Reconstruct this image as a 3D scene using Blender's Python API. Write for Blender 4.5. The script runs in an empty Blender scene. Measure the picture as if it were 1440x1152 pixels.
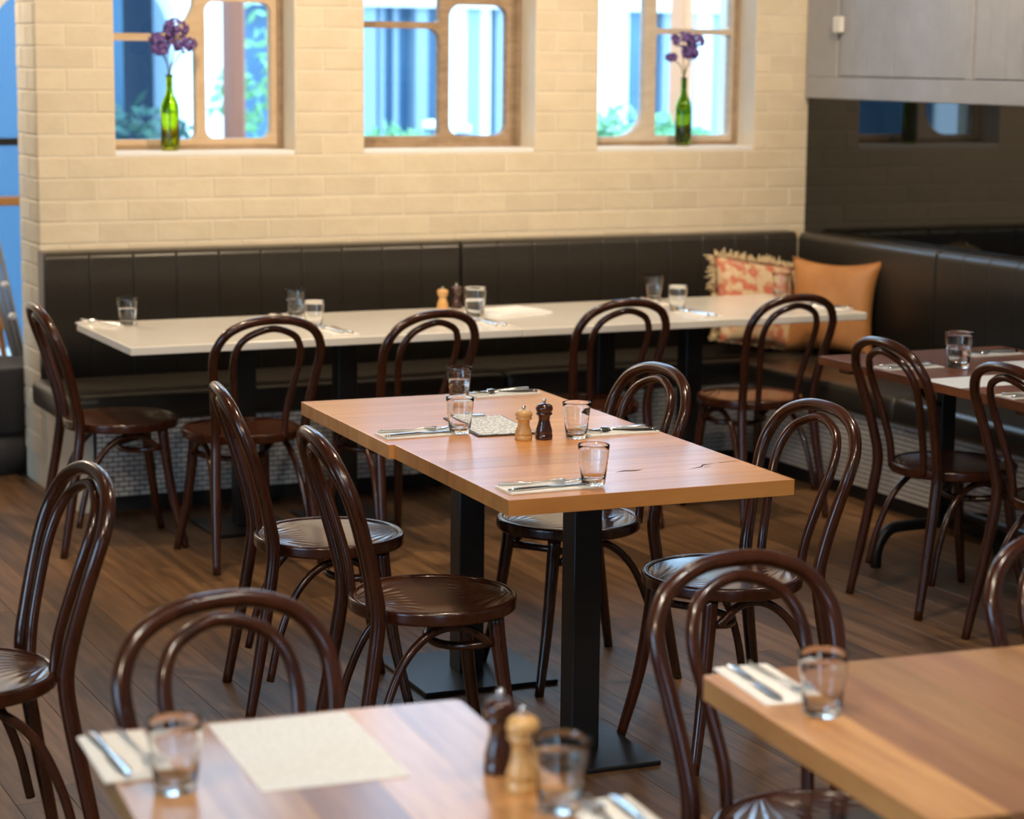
import bpy, bmesh, math, random
from mathutils import Vector, Matrix
random.seed(7)
PI = math.pi
S = bpy.context.scene
C = S.collection

# ------------------------------------------------------------------ camera
F_PX, PITCH, ROLL, YAW, CAM_H = 3102.6, .15931, .01035, .44137, 1.7497
fw = Vector((math.sin(YAW)*math.cos(PITCH), math.cos(YAW)*math.cos(PITCH), -math.sin(PITCH)))
r0 = Vector((math.cos(YAW), -math.sin(YAW), 0)); u0 = r0.cross(fw)
r1 = r0*math.cos(ROLL) + u0*math.sin(ROLL); u1 = r1.cross(fw)
cd = bpy.data.cameras.new('camera'); cam = bpy.data.objects.new('camera', cd); C.objects.link(cam)
m = Matrix((r1, u1, -fw)).transposed().to_4x4(); m.translation = Vector((0, 0, CAM_H)); cam.matrix_world = m
cd.sensor_fit = 'HORIZONTAL'; cd.sensor_width = 36; cd.lens = F_PX/1440*36
cd.clip_start = .05; cd.clip_end = 200
cd.dof.use_dof = True; cd.dof.focus_distance = 5.6; cd.dof.aperture_fstop = 3.3
S.camera = cam

# ------------------------------------------------------------------ world, lights, exposure
S.view_settings.view_transform = 'Standard'; S.view_settings.look = 'None'
S.view_settings.gamma = 1; S.view_settings.use_curve_mapping = False
S.view_settings.exposure = -.12
w = bpy.data.worlds.new('world'); S.world = w; w.use_nodes = True
bg = w.node_tree.nodes['Background']
bg.inputs[0].default_value = (.42, .70, 1.0, 1); bg.inputs[1].default_value = 7.5

def lamp(name, loc, energy, color=(1, .66, .34), size=.1, kind='SPOT', angle=2.4, blend=.9, target=None):
    d = bpy.data.lights.new(name, kind); d.energy = energy; d.color = color
    d.shadow_soft_size = size
    if kind == 'SPOT': d.spot_size = angle; d.spot_blend = blend
    o = bpy.data.objects.new(name, d); C.objects.link(o); o.location = loc
    if target is not None:
        o.rotation_euler = (Vector(target)-Vector(loc)).to_track_quat('-Z', 'Y').to_euler()
    return o
WARM, SOFT, NEUTRAL = (1, .78, .53), (1, .84, .64), (1, .93, .84)
# unseen spots added for the warm overhead light (fixtures are built with the ceiling further down)
SPOTS = [((1.9, 6.6, 3.05), 195, (2.4, 8.7, .8), WARM), ((3.3, 6.8, 3.05), 155, (3.6, 8.7, .9), WARM),
         ((4.8, 6.6, 3.05), 165, (5.0, 8.6, .9), WARM),
         ((2.5, 4.9, 3.05), 140, (2.5, 5.2, 0), SOFT), ((1.2, 6.2, 3.05), 55, (1.3, 6.6, 0), WARM),
         ((1.0, 2.5, 3.05), 75, (1.0, 2.8, 0), NEUTRAL), ((4.3, 5.2, 3.05), 90, (4.3, 5.6, 0), SOFT), ((2.7, 2.4, 3.05), 105, (2.6, 2.6, 0), NEUTRAL),  # neutral ones whiten the papers on the front tables, in place of daylight
         ((-.7, 1.5, 3.05), 150, (1.5, 3.3, .6), SOFT), ((1.3, 1.9, 3.05), 130, (2.4, 4.6, .7), SOFT)]
for l, e, t, c in SPOTS:
    lamp('added_spot_light', l, e, c, .06, 'SPOT', 1.9, .9, t)
lamp('passage_fill_light', (1.3, 9.6, 2.4), 55, (1, .86, .68), .12, 'POINT')  # fill light added in the passage to brighten the wall end, no fitting

# ------------------------------------------------------------------ helpers
def tag(o, label=None, cat=None, group=None, kind=None):
    if label: o['label'] = label
    if cat: o['category'] = cat
    if group: o['group'] = group
    if kind: o['kind'] = kind
    return o
def link(name, me, mat=None, parent=None, smooth=False):
    o = bpy.data.objects.new(name, me); C.objects.link(o)
    if mat is not None and not me.materials: me.materials.append(mat)
    if parent is not None: o.parent = parent
    if smooth: me.polygons.foreach_set('use_smooth', [True]*len(me.polygons))
    return o
def mesh_of(bm, name='mesh', smooth=False):
    me = bpy.data.meshes.new(name); bm.normal_update(); bm.to_mesh(me); bm.free()
    if smooth: me.polygons.foreach_set('use_smooth', [True]*len(me.polygons))
    return me
def empty(name, loc=(0, 0, 0), rz=0, **k):
    o = bpy.data.objects.new(name, None); C.objects.link(o); o.location = loc; o.rotation_euler = (0, 0, rz)
    o.empty_display_size = .1
    return tag(o, **k)
def bm_box(bm, x0, x1, y0, y1, z0, z1, bev=0, seg=1):
    v = [bm.verts.new(p) for p in ((x0,y0,z0),(x1,y0,z0),(x1,y1,z0),(x0,y1,z0),(x0,y0,z1),(x1,y0,z1),(x1,y1,z1),(x0,y1,z1))]
    f = [bm.faces.new([v[i] for i in q]) for q in ((3,2,1,0),(4,5,6,7),(0,1,5,4),(1,2,6,5),(2,3,7,6),(3,0,4,7))]
    if bev > 0:
        ed = list({e for q in f for e in q.edges})
        bmesh.ops.bevel(bm, geom=ed, offset=bev, segments=seg, affect='EDGES', profile=.5)
def box_mesh(x0, x1, y0, y1, z0, z1, bev=0, seg=1, smooth=False):
    bm = bmesh.new(); bm_box(bm, x0, x1, y0, y1, z0, z1, bev, seg); return mesh_of(bm, 'box', smooth)
def box(name, x0, x1, y0, y1, z0, z1, mat, parent=None, bev=0, seg=1, smooth=False):
    return link(name, box_mesh(x0, x1, y0, y1, z0, z1, bev, seg, smooth), mat, parent)
def catmull(pts, n=6):
    P = [Vector(p) for p in pts]; P = [P[0]*2-P[1]] + P + [P[-1]*2-P[-2]]; out = []
    for i in range(1, len(P)-2):
        a, b, c, d = P[i-1], P[i], P[i+1], P[i+2]
        for k in range(n):
            t = k/n
            out.append(.5*((2*b)+(c-a)*t+(2*a-5*b+4*c-d)*t*t+(3*b-a-3*c+d)*t**3))
    out.append(P[-2].copy()); return out
def bm_tube(bm, pts, rad, sides=10, n=6, smoothpath=True, flat=1.0):
    """pts list of xyz, rad one number or a list along the points"""
    if not isinstance(rad, (list, tuple)): rad = [rad]*len(pts)
    if smoothpath and len(pts) > 2:
        q = catmull([tuple(p)+(0,) if False else p for p in pts], n)
        rr = []
        for i in range(len(pts)-1):
            for k in range(n): rr.append(rad[i]+(rad[i+1]-rad[i])*k/n)
        rr.append(rad[-1])
    else:
        q = [Vector(p) for p in pts]; rr = list(rad)
    t0 = (q[1]-q[0]).normalized()
    nrm = t0.orthogonal().normalized(); rings = []
    for i, p in enumerate(q):
        t = (q[min(i+1, len(q)-1)]-q[max(i-1, 0)]).normalized()
        nrm = (nrm - t*nrm.dot(t)).normalized(); b = t.cross(nrm)
        rings.append([bm.verts.new(p+(nrm*math.cos(a)+b*math.sin(a)*flat)*rr[i]) for a in [2*PI*k/sides for k in range(sides)]])
    for a, b in zip(rings, rings[1:]):
        for k in range(sides): bm.faces.new((a[k], a[(k+1) % sides], b[(k+1) % sides], b[k]))
    bm.faces.new(rings[0][::-1]); bm.faces.new(rings[-1])
def tube(name, pts, rad, mat, parent=None, sides=10, n=6, **k):
    bm = bmesh.new(); bm_tube(bm, pts, rad, sides, n, **k); return link(name, mesh_of(bm, name, True), mat, parent)
def lathe_mesh(prof, seg=24, name='lathe', smooth=True):
    bm = bmesh.new(); rings = []
    for r, z in prof:
        if r < 1e-5: rings.append([bm.verts.new((0, 0, z))])
        else: rings.append([bm.verts.new((r*math.cos(2*PI*k/seg), r*math.sin(2*PI*k/seg), z)) for k in range(seg)])
    for a, b in zip(rings, rings[1:]):
        for k in range(seg):
            k2 = (k+1) % seg
            if len(a) == 1 and len(b) == 1: continue
            if len(a) == 1: bm.faces.new((a[0], b[k2], b[k]))
            elif len(b) == 1: bm.faces.new((a[k], a[k2], b[0]))
            else: bm.faces.new((a[k], a[k2], b[k2], b[k]))
    bmesh.ops.recalc_face_normals(bm, faces=bm.faces)
    return mesh_of(bm, name, smooth)
def plate_mesh(outer, holes, thick, name='plate'):
    """flat plate with holes, drawn in x,z; depth along y, centred on y = 0"""
    cu = bpy.data.curves.new(name, 'CURVE'); cu.dimensions = '2D'; cu.fill_mode = 'BOTH'; cu.extrude = thick/2
    for lp in [outer]+holes:
        sp = cu.splines.new('POLY'); sp.points.add(len(lp)-1); sp.use_cyclic_u = True
        for q, (x, z) in zip(sp.points, lp): q.co = (x, z, 0, 1)
    o = bpy.data.objects.new(name, cu); C.objects.link(o)
    bpy.context.view_layer.update()
    me = bpy.data.meshes.new_from_object(o.evaluated_get(bpy.context.evaluated_depsgraph_get()))
    bpy.data.objects.remove(o); bpy.data.curves.remove(cu)
    me.transform(Matrix.Rotation(PI/2, 4, 'X'))
    return me
def rrect(x0, z0, x1, z1, r, n=6):
    """r: one radius or (bl, br, tr, tl)"""
    if not isinstance(r, (tuple, list)): r = (r,)*4
    out = []
    for (cx, cz, a0, rad) in ((x0+r[0], z0+r[0], PI, r[0]), (x1-r[1], z0+r[1], 1.5*PI, r[1]), (x1-r[2], z1-r[2], 0, r[2]), (x0+r[3], z1-r[3], .5*PI, r[3])):
        k = n if rad > .001 else 1
        for i in range(k):
            a = a0 + (PI/2*i/(k-1) if k > 1 else PI/4)
            out.append((cx+rad*math.cos(a), cz+rad*math.sin(a)) if k > 1 else (cx, cz))
    return out
def copy_tree(o, parent=None):
    c = o.copy(); C.objects.link(c); c.parent = parent
    for ch in o.children: copy_tree(ch, c)
    return c

# ------------------------------------------------------------------ materials
def M(name, col, rough=.5, metal=0, spec=.5, coat=0, coat_r=.1, trans=0, ior=1.5):
    m = bpy.data.materials.new(name); m.use_nodes = True; b = m.node_tree.nodes['Principled BSDF']
    b.inputs['Base Color'].default_value = (*col, 1); b.inputs['Roughness'].default_value = rough
    b.inputs['Metallic'].default_value = metal; b.inputs['Specular IOR Level'].default_value = spec
    b.inputs['Coat Weight'].default_value = coat; b.inputs['Coat Roughness'].default_value = coat_r
    b.inputs['Transmission Weight'].default_value = trans; b.inputs['IOR'].default_value = ior
    return m
def N(m, t, **k):
    n = m.node_tree.nodes.new(t)
    for a, v in k.items(): setattr(n, a, v)
    return n
def L(m, a, ao, b, bi): m.node_tree.links.new(a.outputs[ao], b.inputs[bi])
def ramp(m, stops):
    n = N(m, 'ShaderNodeValToRGB'); cr = n.color_ramp
    while len(cr.elements) < len(stops): cr.elements.new(.5)
    for e, (p, c) in zip(cr.elements, stops): e.position = p; e.color = (*c, 1)
    return n
def noise_mat(name, c1, c2, scale=(5, 5, 5), nscale=1, detail=6, rough=.5, bump=0, bdist=.002, coord='Object', rnd=0, lo=.3, hi=.7, **k):
    """two colours mixed by stretched noise; rnd > 0 shifts the noise and brightness from piece to piece"""
    m = M(name, c1, rough, **k); b = m.node_tree.nodes['Principled BSDF']
    tc = N(m, 'ShaderNodeTexCoord'); mp = N(m, 'ShaderNodeMapping'); mp.inputs['Scale'].default_value = scale
    L(m, tc, coord, mp, 'Vector')
    oi = N(m, 'ShaderNodeObjectInfo')
    ad = N(m, 'ShaderNodeVectorMath', operation='MULTIPLY_ADD')
    cb = N(m, 'ShaderNodeCombineXYZ')
    for i in range(3): L(m, oi, 'Random', cb, i)
    L(m, cb, 0, ad, 0); ad.inputs[1].default_value = (37, 53, 71) if rnd else (0, 0, 0); L(m, mp, 0, ad, 2)
    nz = N(m, 'ShaderNodeTexNoise'); nz.inputs['Scale'].default_value = nscale; nz.inputs['Detail'].default_value = detail
    nz.inputs['Roughness'].default_value = .62
    L(m, ad, 0, nz, 'Vector')
    rp = ramp(m, [(lo, c1), (hi, c2)]); L(m, nz, 'Fac', rp, 0)
    out = rp
    if rnd:
        hs = N(m, 'ShaderNodeHueSaturation'); mr = N(m, 'ShaderNodeMapRange')
        mr.inputs['To Min'].default_value = 1-rnd; mr.inputs['To Max'].default_value = 1+rnd
        L(m, oi, 'Random', mr, 0); L(m, mr, 0, hs, 'Value'); L(m, rp, 0, hs, 'Color'); out = hs
    L(m, out, 0, b, 'Base Color')
    if bump:
        bp = N(m, 'ShaderNodeBump'); bp.inputs['Strength'].default_value = bump; bp.inputs['Distance'].default_value = bdist
        L(m, nz, 'Fac', bp, 'Height'); L(m, bp, 0, b, 'Normal')
    return m
PAINT = noise_mat('white_paint', (.72, .63, .49), (.80, .71, .56), (6, 6, 6), 1, 6, .45, .35, .004)
BRICK = noise_mat('painted_brick', (.71, .60, .435), (.79, .68, .51), (7, 7, 11), 1, 7, .42, .8, .006, rnd=.05)
CEIL_DARK = M('dark_ceiling', (.16, .11, .07), .8)  # unseen ceiling, darkened to cut the light it bounces
PLANK = noise_mat('oak_plank', (.060, .028, .011), (.25, .13, .058), (26, 1.6, 8), 1.3, 8, .46, .25, .001, rnd=.34, lo=.28, hi=.78, spec=.35)
FLOORB = M('floor_joint', (.02, .013, .008), .8)
BENT = noise_mat('bentwood', (.027, .006, .0024), (.064, .017, .006), (20, 20, 4), 1, 4, .24, coat=.3, coat_r=.12)
TABLE = noise_mat('table_board_x', (.53, .19, .045), (.72, .325, .095), (2.2, 26, 10), 1.2, 7, .30, rnd=.2, coat=.25, coat_r=.14, lo=.25, spec=.4, hi=.75)
TABLEY = noise_mat('table_board_y', (.40, .165, .055), (.70, .37, .14), (26, 2.2, 10), 1.2, 7, .28, rnd=.42, coat=.5, coat_r=.2, lo=.25, hi=.75)
DARKT = noise_mat('dark_table_board', (.13, .036, .012), (.25, .080, .026), (26, 2, 10), 1.2, 6, .38, rnd=.15, coat=.1)
DARKSTREAK = M('gum_vein', (.05, .02, .01), .4)
BLACK = noise_mat('black_steel', (.004, .004, .005), (.009, .009, .010), (60, 60, 60), 1, 3, .42, .1, .0005)
WHITET = noise_mat('white_laminate', (.78, .74, .68), (.82, .79, .74), (6, 6, 6), 1, 5, .16)
LEATHER = noise_mat('dark_leather', (.030, .025, .020), (.044, .038, .030), (45, 45, 45), 2, 6, .30, .18, .0008)
TILE = M('white_glazed_tile', (.72, .70, .66), .18)
GROUT = M('grey_grout', (.03, .027, .024), .9)
KICK = M('black_kickboard', (.012, .012, .012), .5)
GREY = noise_mat('grey_cabinet_paint', (.36, .36, .37), (.41, .41, .42), (8, 8, 8), 1, 4, .45)
GROOVE = M('groove_dark', (.10, .10, .105), .7)
DGLASS = M('dark_glass', (.004, .004, .004), .03, spec=.5, ior=1.5)
FRAME1 = noise_mat('cream_window_paint', (.55, .40, .25), (.66, .50, .33), (9, 9, 30), 1, 6, .5, .3, .003)
FRAME2 = noise_mat('weathered_timber', (.26, .17, .10), (.42, .30, .19), (14, 14, 40), 1, 7, .6, .5, .004)
FRAME3 = noise_mat('pale_window_timber', (.52, .43, .33), (.64, .55, .44), (9, 9, 30), 1, 6, .5, .3, .003)
STEEL = M('cutlery_steel', (.72, .72, .72), .16, metal=1)
CHROME = M('chrome', (.8, .8, .8), .12, metal=1)
NAPKIN = noise_mat('paper_napkin', (.84, .80, .74), (.90, .87, .82), (60, 60, 60), 1, 3, .9)
PAPER = M('paper', (.84, .84, .83), .85)
INK = M('ink', (.16, .16, .17), .8)
CLIPB = M('clipboard_dark', (.045, .03, .02), .5)
MILLL = noise_mat('beech_mill', (.62, .33, .10), (.74, .44, .17), (10, 10, 60), 1, 4, .3, coat=.4)
MILLD = noise_mat('walnut_mill', (.035, .010, .006), (.06, .018, .01), (10, 10, 60), 1, 4, .2, coat=.6)
TAN = noise_mat('tan_leather', (.46, .19, .06), (.56, .26, .09), (9, 9, 9), 1, 5, .5, .3, .003)
PURPLE = noise_mat('purple_petal', (.11, .06, .26), (.27, .16, .44), (60, 60, 60), 1, 2, .7)
STEM = M('flower_stem', (.12, .14, .07), .7)
POT = M('charcoal_pot', (.03, .03, .034), .6)
GREYMETAL = M('grey_metal', (.35, .35, .36), .35, metal=.8)
PINE = M('orange_timber', (.55, .26, .07), .5)
KNOB = M('white_plastic', (.8, .77, .72), .4)
def glass_mat(name, col=(1, 1, 1), rough=0, ior=1.45):
    return M(name, col, rough, trans=1, ior=ior)
GLASS = glass_mat('clear_glass', (.97, .98, .98)); WATER = glass_mat('water', (1, 1, 1), 0, 1.33)
GREENG = glass_mat('green_glass', (.66, .74, .05), .02, 1.45)
def pane_mat(name):
    m = bpy.data.materials.new(name); m.use_nodes = True; nt = m.node_tree
    nt.nodes.remove(nt.nodes['Principled BSDF']); o = nt.nodes['Material Output']
    t = N(m, 'ShaderNodeBsdfTransparent'); g = N(m, 'ShaderNodeBsdfGlossy'); g.inputs['Roughness'].default_value = .02
    fr = N(m, 'ShaderNodeFresnel'); fr.inputs[0].default_value = 1.45; mx = N(m, 'ShaderNodeMixShader')
    L(m, fr, 0, mx, 0); L(m, t, 0, mx, 1); L(m, g, 0, mx, 2); L(m, mx, 0, o, 0); return m
PANE = pane_mat('window_glass')
# floral cushion cloth
FLORAL = M('floral_cloth', (.7, .55, .35), .9)
def _floral(m):
    b = m.node_tree.nodes['Principled BSDF']; tc = N(m, 'ShaderNodeTexCoord')
    nz = N(m, 'ShaderNodeTexNoise'); nz.inputs['Scale'].default_value = 15; nz.inputs['Detail'].default_value = 3
    L(m, tc, 'Object', nz, 'Vector')
    rp = ramp(m, [(.0, (.62, .47, .27)), (.46, (.72, .56, .36)), (.54, (.60, .25, .14)), (.60, (.62, .14, .09)), (.66, (.66, .36, .27)), (.8, (.50, .34, .12))])
    L(m, nz, 'Fac', rp, 0); L(m, rp, 0, b, 'Base Color')
_floral(FLORAL)
FRINGE = M('cream_fringe', (.66, .52, .32), .9)
# seat panel with two pressed fans of rays
SEAT = M('pressed_seat', (.065, .019, .007), .24, coat=.6, coat_r=.12)
def _seat(m):
    b = m.node_tree.nodes['Principled BSDF']; tc = N(m, 'ShaderNodeTexCoord'); sp = N(m, 'ShaderNodeSeparateXYZ'); L(m, tc, 'Object', sp, 0)
    ab = N(m, 'ShaderNodeMath', operation='ABSOLUTE'); L(m, sp, 1, ab, 0)
    sb = N(m, 'ShaderNodeMath', operation='SUBTRACT'); sb.inputs[0].default_value = .205; L(m, ab, 0, sb, 1)
    at = N(m, 'ShaderNodeMath', operation='ARCTAN2'); L(m, sp, 0, at, 0); L(m, sb, 0, at, 1)
    mu = N(m, 'ShaderNodeMath', operation='MULTIPLY'); L(m, at, 0, mu, 0); mu.inputs[1].default_value = 30
    sn = N(m, 'ShaderNodeMath', operation='SINE'); L(m, mu, 0, sn, 0)
    mr = N(m, 'ShaderNodeMapRange'); mr.inputs['From Min'].default_value = .04; mr.inputs['From Max'].default_value = .15
    mr.inputs['To Min'].default_value = 1; mr.inputs['To Max'].default_value = 0; L(m, sb, 0, mr, 0)
    mm = N(m, 'ShaderNodeMath', operation='MULTIPLY'); L(m, sn, 0, mm, 0); L(m, mr, 0, mm, 1)
    bp = N(m, 'ShaderNodeBump'); bp.inputs['Strength'].default_value = .8; bp.inputs['Distance'].default_value = .0015
    L(m, mm, 0, bp, 'Height'); L(m, bp, 0, b, 'Normal'); L(m, bp, 0, b, 'Coat Normal')
_seat(SEAT)
# printed sheet: rows of faint illegible print
PRINT = M('printed_paper', (.84, .84, .83), .85)
HAND = M('handwritten_paper', (.84, .84, .83), .85)
def _print(m, ink=.25, rows=480, sc=(150, 76, 1)):
    b = m.node_tree.nodes['Principled BSDF']; tc = N(m, 'ShaderNodeTexCoord'); sp = N(m, 'ShaderNodeSeparateXYZ'); L(m, tc, 'Object', sp, 0)
    mu = N(m, 'ShaderNodeMath', operation='MULTIPLY'); L(m, sp, 1, mu, 0); mu.inputs[1].default_value = rows
    sn = N(m, 'ShaderNodeMath', operation='SINE'); L(m, mu, 0, sn, 0)
    gt = N(m, 'ShaderNodeMath', operation='GREATER_THAN'); L(m, sn, 0, gt, 0); gt.inputs[1].default_value = .35
    mp = N(m, 'ShaderNodeMapping'); mp.inputs['Scale'].default_value = sc; L(m, tc, 'Object', mp, 0)
    nz = N(m, 'ShaderNodeTexNoise'); nz.inputs['Scale'].default_value = 1; L(m, mp, 0, nz, 0)
    g2 = N(m, 'ShaderNodeMath', operation='GREATER_THAN'); L(m, nz, 'Fac', g2, 0); g2.inputs[1].default_value = .5
    mm = N(m, 'ShaderNodeMath', operation='MULTIPLY'); L(m, gt, 0, mm, 0); L(m, g2, 0, mm, 1)
    m3 = N(m, 'ShaderNodeMath', operation='MULTIPLY'); L(m, mm, 0, m3, 0); m3.inputs[1].default_value = ink
    rp = ramp(m, [(0, (.84, .84, .83)), (1, (.25, .25, .26))]); L(m, m3, 0, rp, 0); L(m, rp, 0, b, 'Base Color')
_print(PRINT); _print(HAND, .95, 330, (110, 52, 1))

# ------------------------------------------------------------------ the room
WY, WX = 8.70, 5.61                    # front face of the back wall, face of the right wall
WL = 2.03                              # left end of the back wall
WT = .33
OPEN = [(2.347, 3.105), (3.411, 4.207), (4.513, 5.315)]
SILL, HEAD = 1.352, 3.5
CEIL = 4.0
# floor
fl = box('floor', -4.2, 5.9, -3.2, 12.5, -.12, -.012, FLOORB); tag(fl, kind='structure')
pw = .132; meshes = {}
ix = 0; x = -1.3
while x < 5.0:
    y = .9 + random.uniform(-1.2, 0)
    ymax = 8.3 if x > 1.95 else 9.6
    while y < ymax:
        ln = random.choice((1.2, 1.5, 1.8, 2.1))
        key = ln
        if key not in meshes:
            bm = bmesh.new(); bm_box(bm, .0005, pw-.0005, .0005, ln-.0005, -.012, 0, .0008); meshes[key] = mesh_of(bm, 'plank'); meshes[key].materials.append(PLANK)
        o = link('plank', meshes[key], None, fl); o.location = (x, y, 0); y += ln
    x += pw
# back wall: core with three openings
bm = bmesh.new()
xs = [WL] + [v for o in OPEN for v in o] + [WX+.2]
F0 = WY + .0024
bm_box(bm, WL+.006, WX+.2, F0, WY+WT, 0, SILL-.02)
bm_box(bm, WL+.006, WX+.2, F0, WY+WT, HEAD, CEIL)
for i in range(0, len(xs), 2): bm_box(bm, xs[i]+(.006 if i == 0 else 0), xs[i+1], F0, WY+WT, SILL-.02, HEAD)
wb = link('wall_back', mesh_of(bm), PAINT); tag(wb, kind='structure')
CH = .0865
bcache = {}
def brick(cx, cz, lx, lz, face='y'):
    k = (round(lx, 3), round(lz, 3), face)
    if k not in bcache:
        b_ = bmesh.new()
        if face == 'y': bm_box(b_, -lx/2, lx/2, 0, .02, -lz/2, lz/2, .0045)
        else: bm_box(b_, 0, .02, -lx/2, lx/2, -lz/2, lz/2, .0045)
        bcache[k] = mesh_of(b_, 'brick'); bcache[k].materials.append(BRICK)
    o = link('brick', bcache[k], None, wb)
    j = random.uniform(-.0008, .0008)
    o.location = (cx, WY+j, cz) if face == 'y' else (WL+j, cx, cz)
row = -5
while True:
    z0 = SILL - .02 + row*CH; z1 = z0 + CH
    if z0 > 2.35: break
    spans = [(WL, WX)] if z1 <= SILL else list(zip(xs[0::2], [WX if v > WX else v for v in xs[1::2]]))
    off = (row % 2)*.12
    for a, b in spans:
        x = WL - .24 + off
        while x < b:
            l, r = max(x, a), min(x+.24, b)
            if r-l > .03: brick((l+r)/2, (z0+z1)/2, r-l-.004, CH-.004)
            x += .24
    row += 1
row = -14
while True:
    z0 = SILL - .02 + row*CH
    if z0 > 2.3: break
    if z0 > .02:
        cuts = [WY+.02, WY+.14, WY+WT] if row % 2 else [WY+.02, WY+.235, WY+WT]
        for a, b in zip(cuts, cuts[1:]): brick((a+b)/2, z0+CH/2, b-a-.004, CH-.004, 'x')
    row += 1
# windows
def window(n, x0, x1, holes, mat, label):
    e = empty('window_%d' % n, ((x0+x1)/2, WY+.185, SILL), label=label, kind='structure'); cx = (x0+x1)/2
    lp = [(x0-cx, 0), (x1-cx, 0), (x1-cx, HEAD-SILL), (x0-cx, HEAD-SILL)]
    hs = [[(a-cx, b-SILL) for a, b in rrect(*h)] for h in holes]
    link('window_frame', plate_mesh(lp, hs, .05), mat, e)
    for h in holes:
        link('pane', plate_mesh([(a-cx, b-SILL) for a, b in rrect(h[0]-.004, h[1]-.004, h[2]+.004, h[3]+.004, h[4])], [], .004), PANE, e).location.y = .012
    # outer edging strip, proud of the frame
    bm = bmesh.new()
    bm_box(bm, x1-cx-.022, x1-cx, -.04, -.025, 0, HEAD-SILL, .003); bm_box(bm, x0-cx, x1-cx-.022, -.034, -.025, 0, .018, .003)
    link('bead', mesh_of(bm), FRAME2, e)
    sl = box('window_sill', x0-cx, x1-cx, -.185+.004, -.025, -.02, .0, SILLM, e, .003)
    return e
SILLM = M('white_sill_paint', (.88, .88, .88), .4)
T = HEAD-.04
window(1, *OPEN[0], [(2.385, 1.392, 2.732, 1.792, (.01, .03, .01, .01)), (2.385, 1.822, 2.732, T, (.01, .16, .03, .03)),
                     (2.772, 1.395, 3.058, 1.955, .04), (2.772, 1.99, 3.058, T, .04)], FRAME1, 'cream painted timber window with rounded panes')
window(2, *OPEN[1], [(3.45, 1.40, 3.826, 1.858, (.01, .02, .05, .01)), (3.45, 1.886, 3.826, T, .015),
                     (3.868, 1.40, 4.146, 1.962, .05), (3.868, 1.995, 4.146, T, .05)], FRAME2, 'weathered brown timber window between the two vases')
window(3, *OPEN[2], [(4.55, 1.39, 4.83, T, (.01, .13, .03, .03)), (4.888, 1.395, 5.278, 1.85, .012), (4.888, 1.876, 5.278, T, .012)], FRAME3, 'pale timber window beside the grey shutters')
# right wall, dark glass band and grey shutters
box('wall_right', WX, WX+.2, -3.2, WY+.3, 0, CEIL, PAINT); tag(bpy.data.objects['wall_right'], kind='structure')
g = box('window_4', WX-.008, WX-.001, 3.0, WY, .90, 1.60, DGLASS); tag(g, 'band of dark mirror-like glass above the side bench', kind='structure')
sh = empty('trim_1', (WX, 7.0, 1.57), label='grey painted tongue and groove shutters above the dark glass', kind='structure')
def shb(n, y0, y1, z0, z1, d0, d1, mat=GREY, bev=.003):
    return box(n, -d1, -d0, y0-7.0, y1-7.0, z0-1.57, z1-1.57, mat, sh, bev)
shb('bottom_rail', 3.0, 8.69, 1.57, 1.667, .001, .03)
shb('stile', 8.44, 8.69, 1.667, 2.6, .001, .03)
for (ya, yb) in ((7.50, 8.435), (6.30, 7.45), (5.1, 6.25)):
    shb('panel_backing', ya, yb, 1.668, 2.6, .001, .008, GROOVE, 0)  # darker sheet behind the boards, showing at their joints
    k = int(round((yb-ya)/.103)); bw = (yb-ya-.012)/k
    first = yb-.006
    for i in range(k):
        y1_ = first - i*bw; shb('board', y1_-bw+.0015, y1_-.0015, 1.672, 2.6, .008, .024, GREY, .002)
    shb('stile', ya-.05, ya-.002, 1.667, 2.6, .001, .03)
shb('latch', 8.385, 8.45, 1.862, 1.935, .028, .055, KNOB, .006)
# remaining shell, outside the frame
def wall_with_gap(name, axis, pos, a0, a1, gaps, z_lo, z_hi):
    bm = bmesh.new()
    def bb(u0_, u1_, z0, z1):
        if axis == 'x': bm_box(bm, pos-.2, pos, u0_, u1_, z0, z1)
        else: bm_box(bm, u0_, u1_, pos-.2, pos, z0, z1)
    bb(a0, a1, 0, z_lo); bb(a0, a1, z_hi, CEIL); u = a0
    for g0, g1 in gaps: bb(u, g0, z_lo, z_hi); u = g1
    bb(u, a1, z_lo, z_hi)
    return tag(link(name, mesh_of(bm), PAINT), kind='structure')
wall_with_gap('wall_left', 'x', -4.0, -3.2, 9.03, [(.8, 3.8)], .7, 2.9)
wall_with_gap('wall_front', 'y', -3.0, -4.0, 5.6, [(-.2, .8)], .0, 2.1)
tag(box('ceiling', -4.2, 5.9, -3.2, 9.03, CEIL, CEIL+.1, CEIL_DARK), kind='structure')
OVER = ['the free end of the white table', 'the middle of the white table', 'the cushion end of the white table', 'the central wooden table', 'the passage floor', 'the table with the printed sheet', 'the dark wooden table', 'the table of light and dark boards', 'the entrance side of the room', 'the space before the central table']
for (l, e_, t, c_), ov in zip(SPOTS, OVER):
    f = empty('added_spotlight', (l[0], l[1], CEIL), label='added black tubular spotlight out of view above '+ov, cat='light', group='ceiling spotlights')
    d = (Vector(t)-Vector(l)).normalized()
    tube('stem', [(0, 0, 0), (0, 0, l[2]-CEIL+.05)], .008, BLACK, f, 8)
    bm = bmesh.new(); p0 = Vector((0, 0, l[2]-CEIL))-d*.11; 
    bm_tube(bm, [p0, p0+d*.09], .045, 14, smoothpath=False); link('shade', mesh_of(bm, 'shade', True), BLACK, f)

tag(box('wall_back_left', -4.0, 1.25, 8.83, 9.03, 0, CEIL, PAINT), kind='structure'); tag(box('wall_back_head', 1.25, WL+.006, WY+.004, 9.03, 2.7, CEIL, PAINT), kind='structure')
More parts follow.
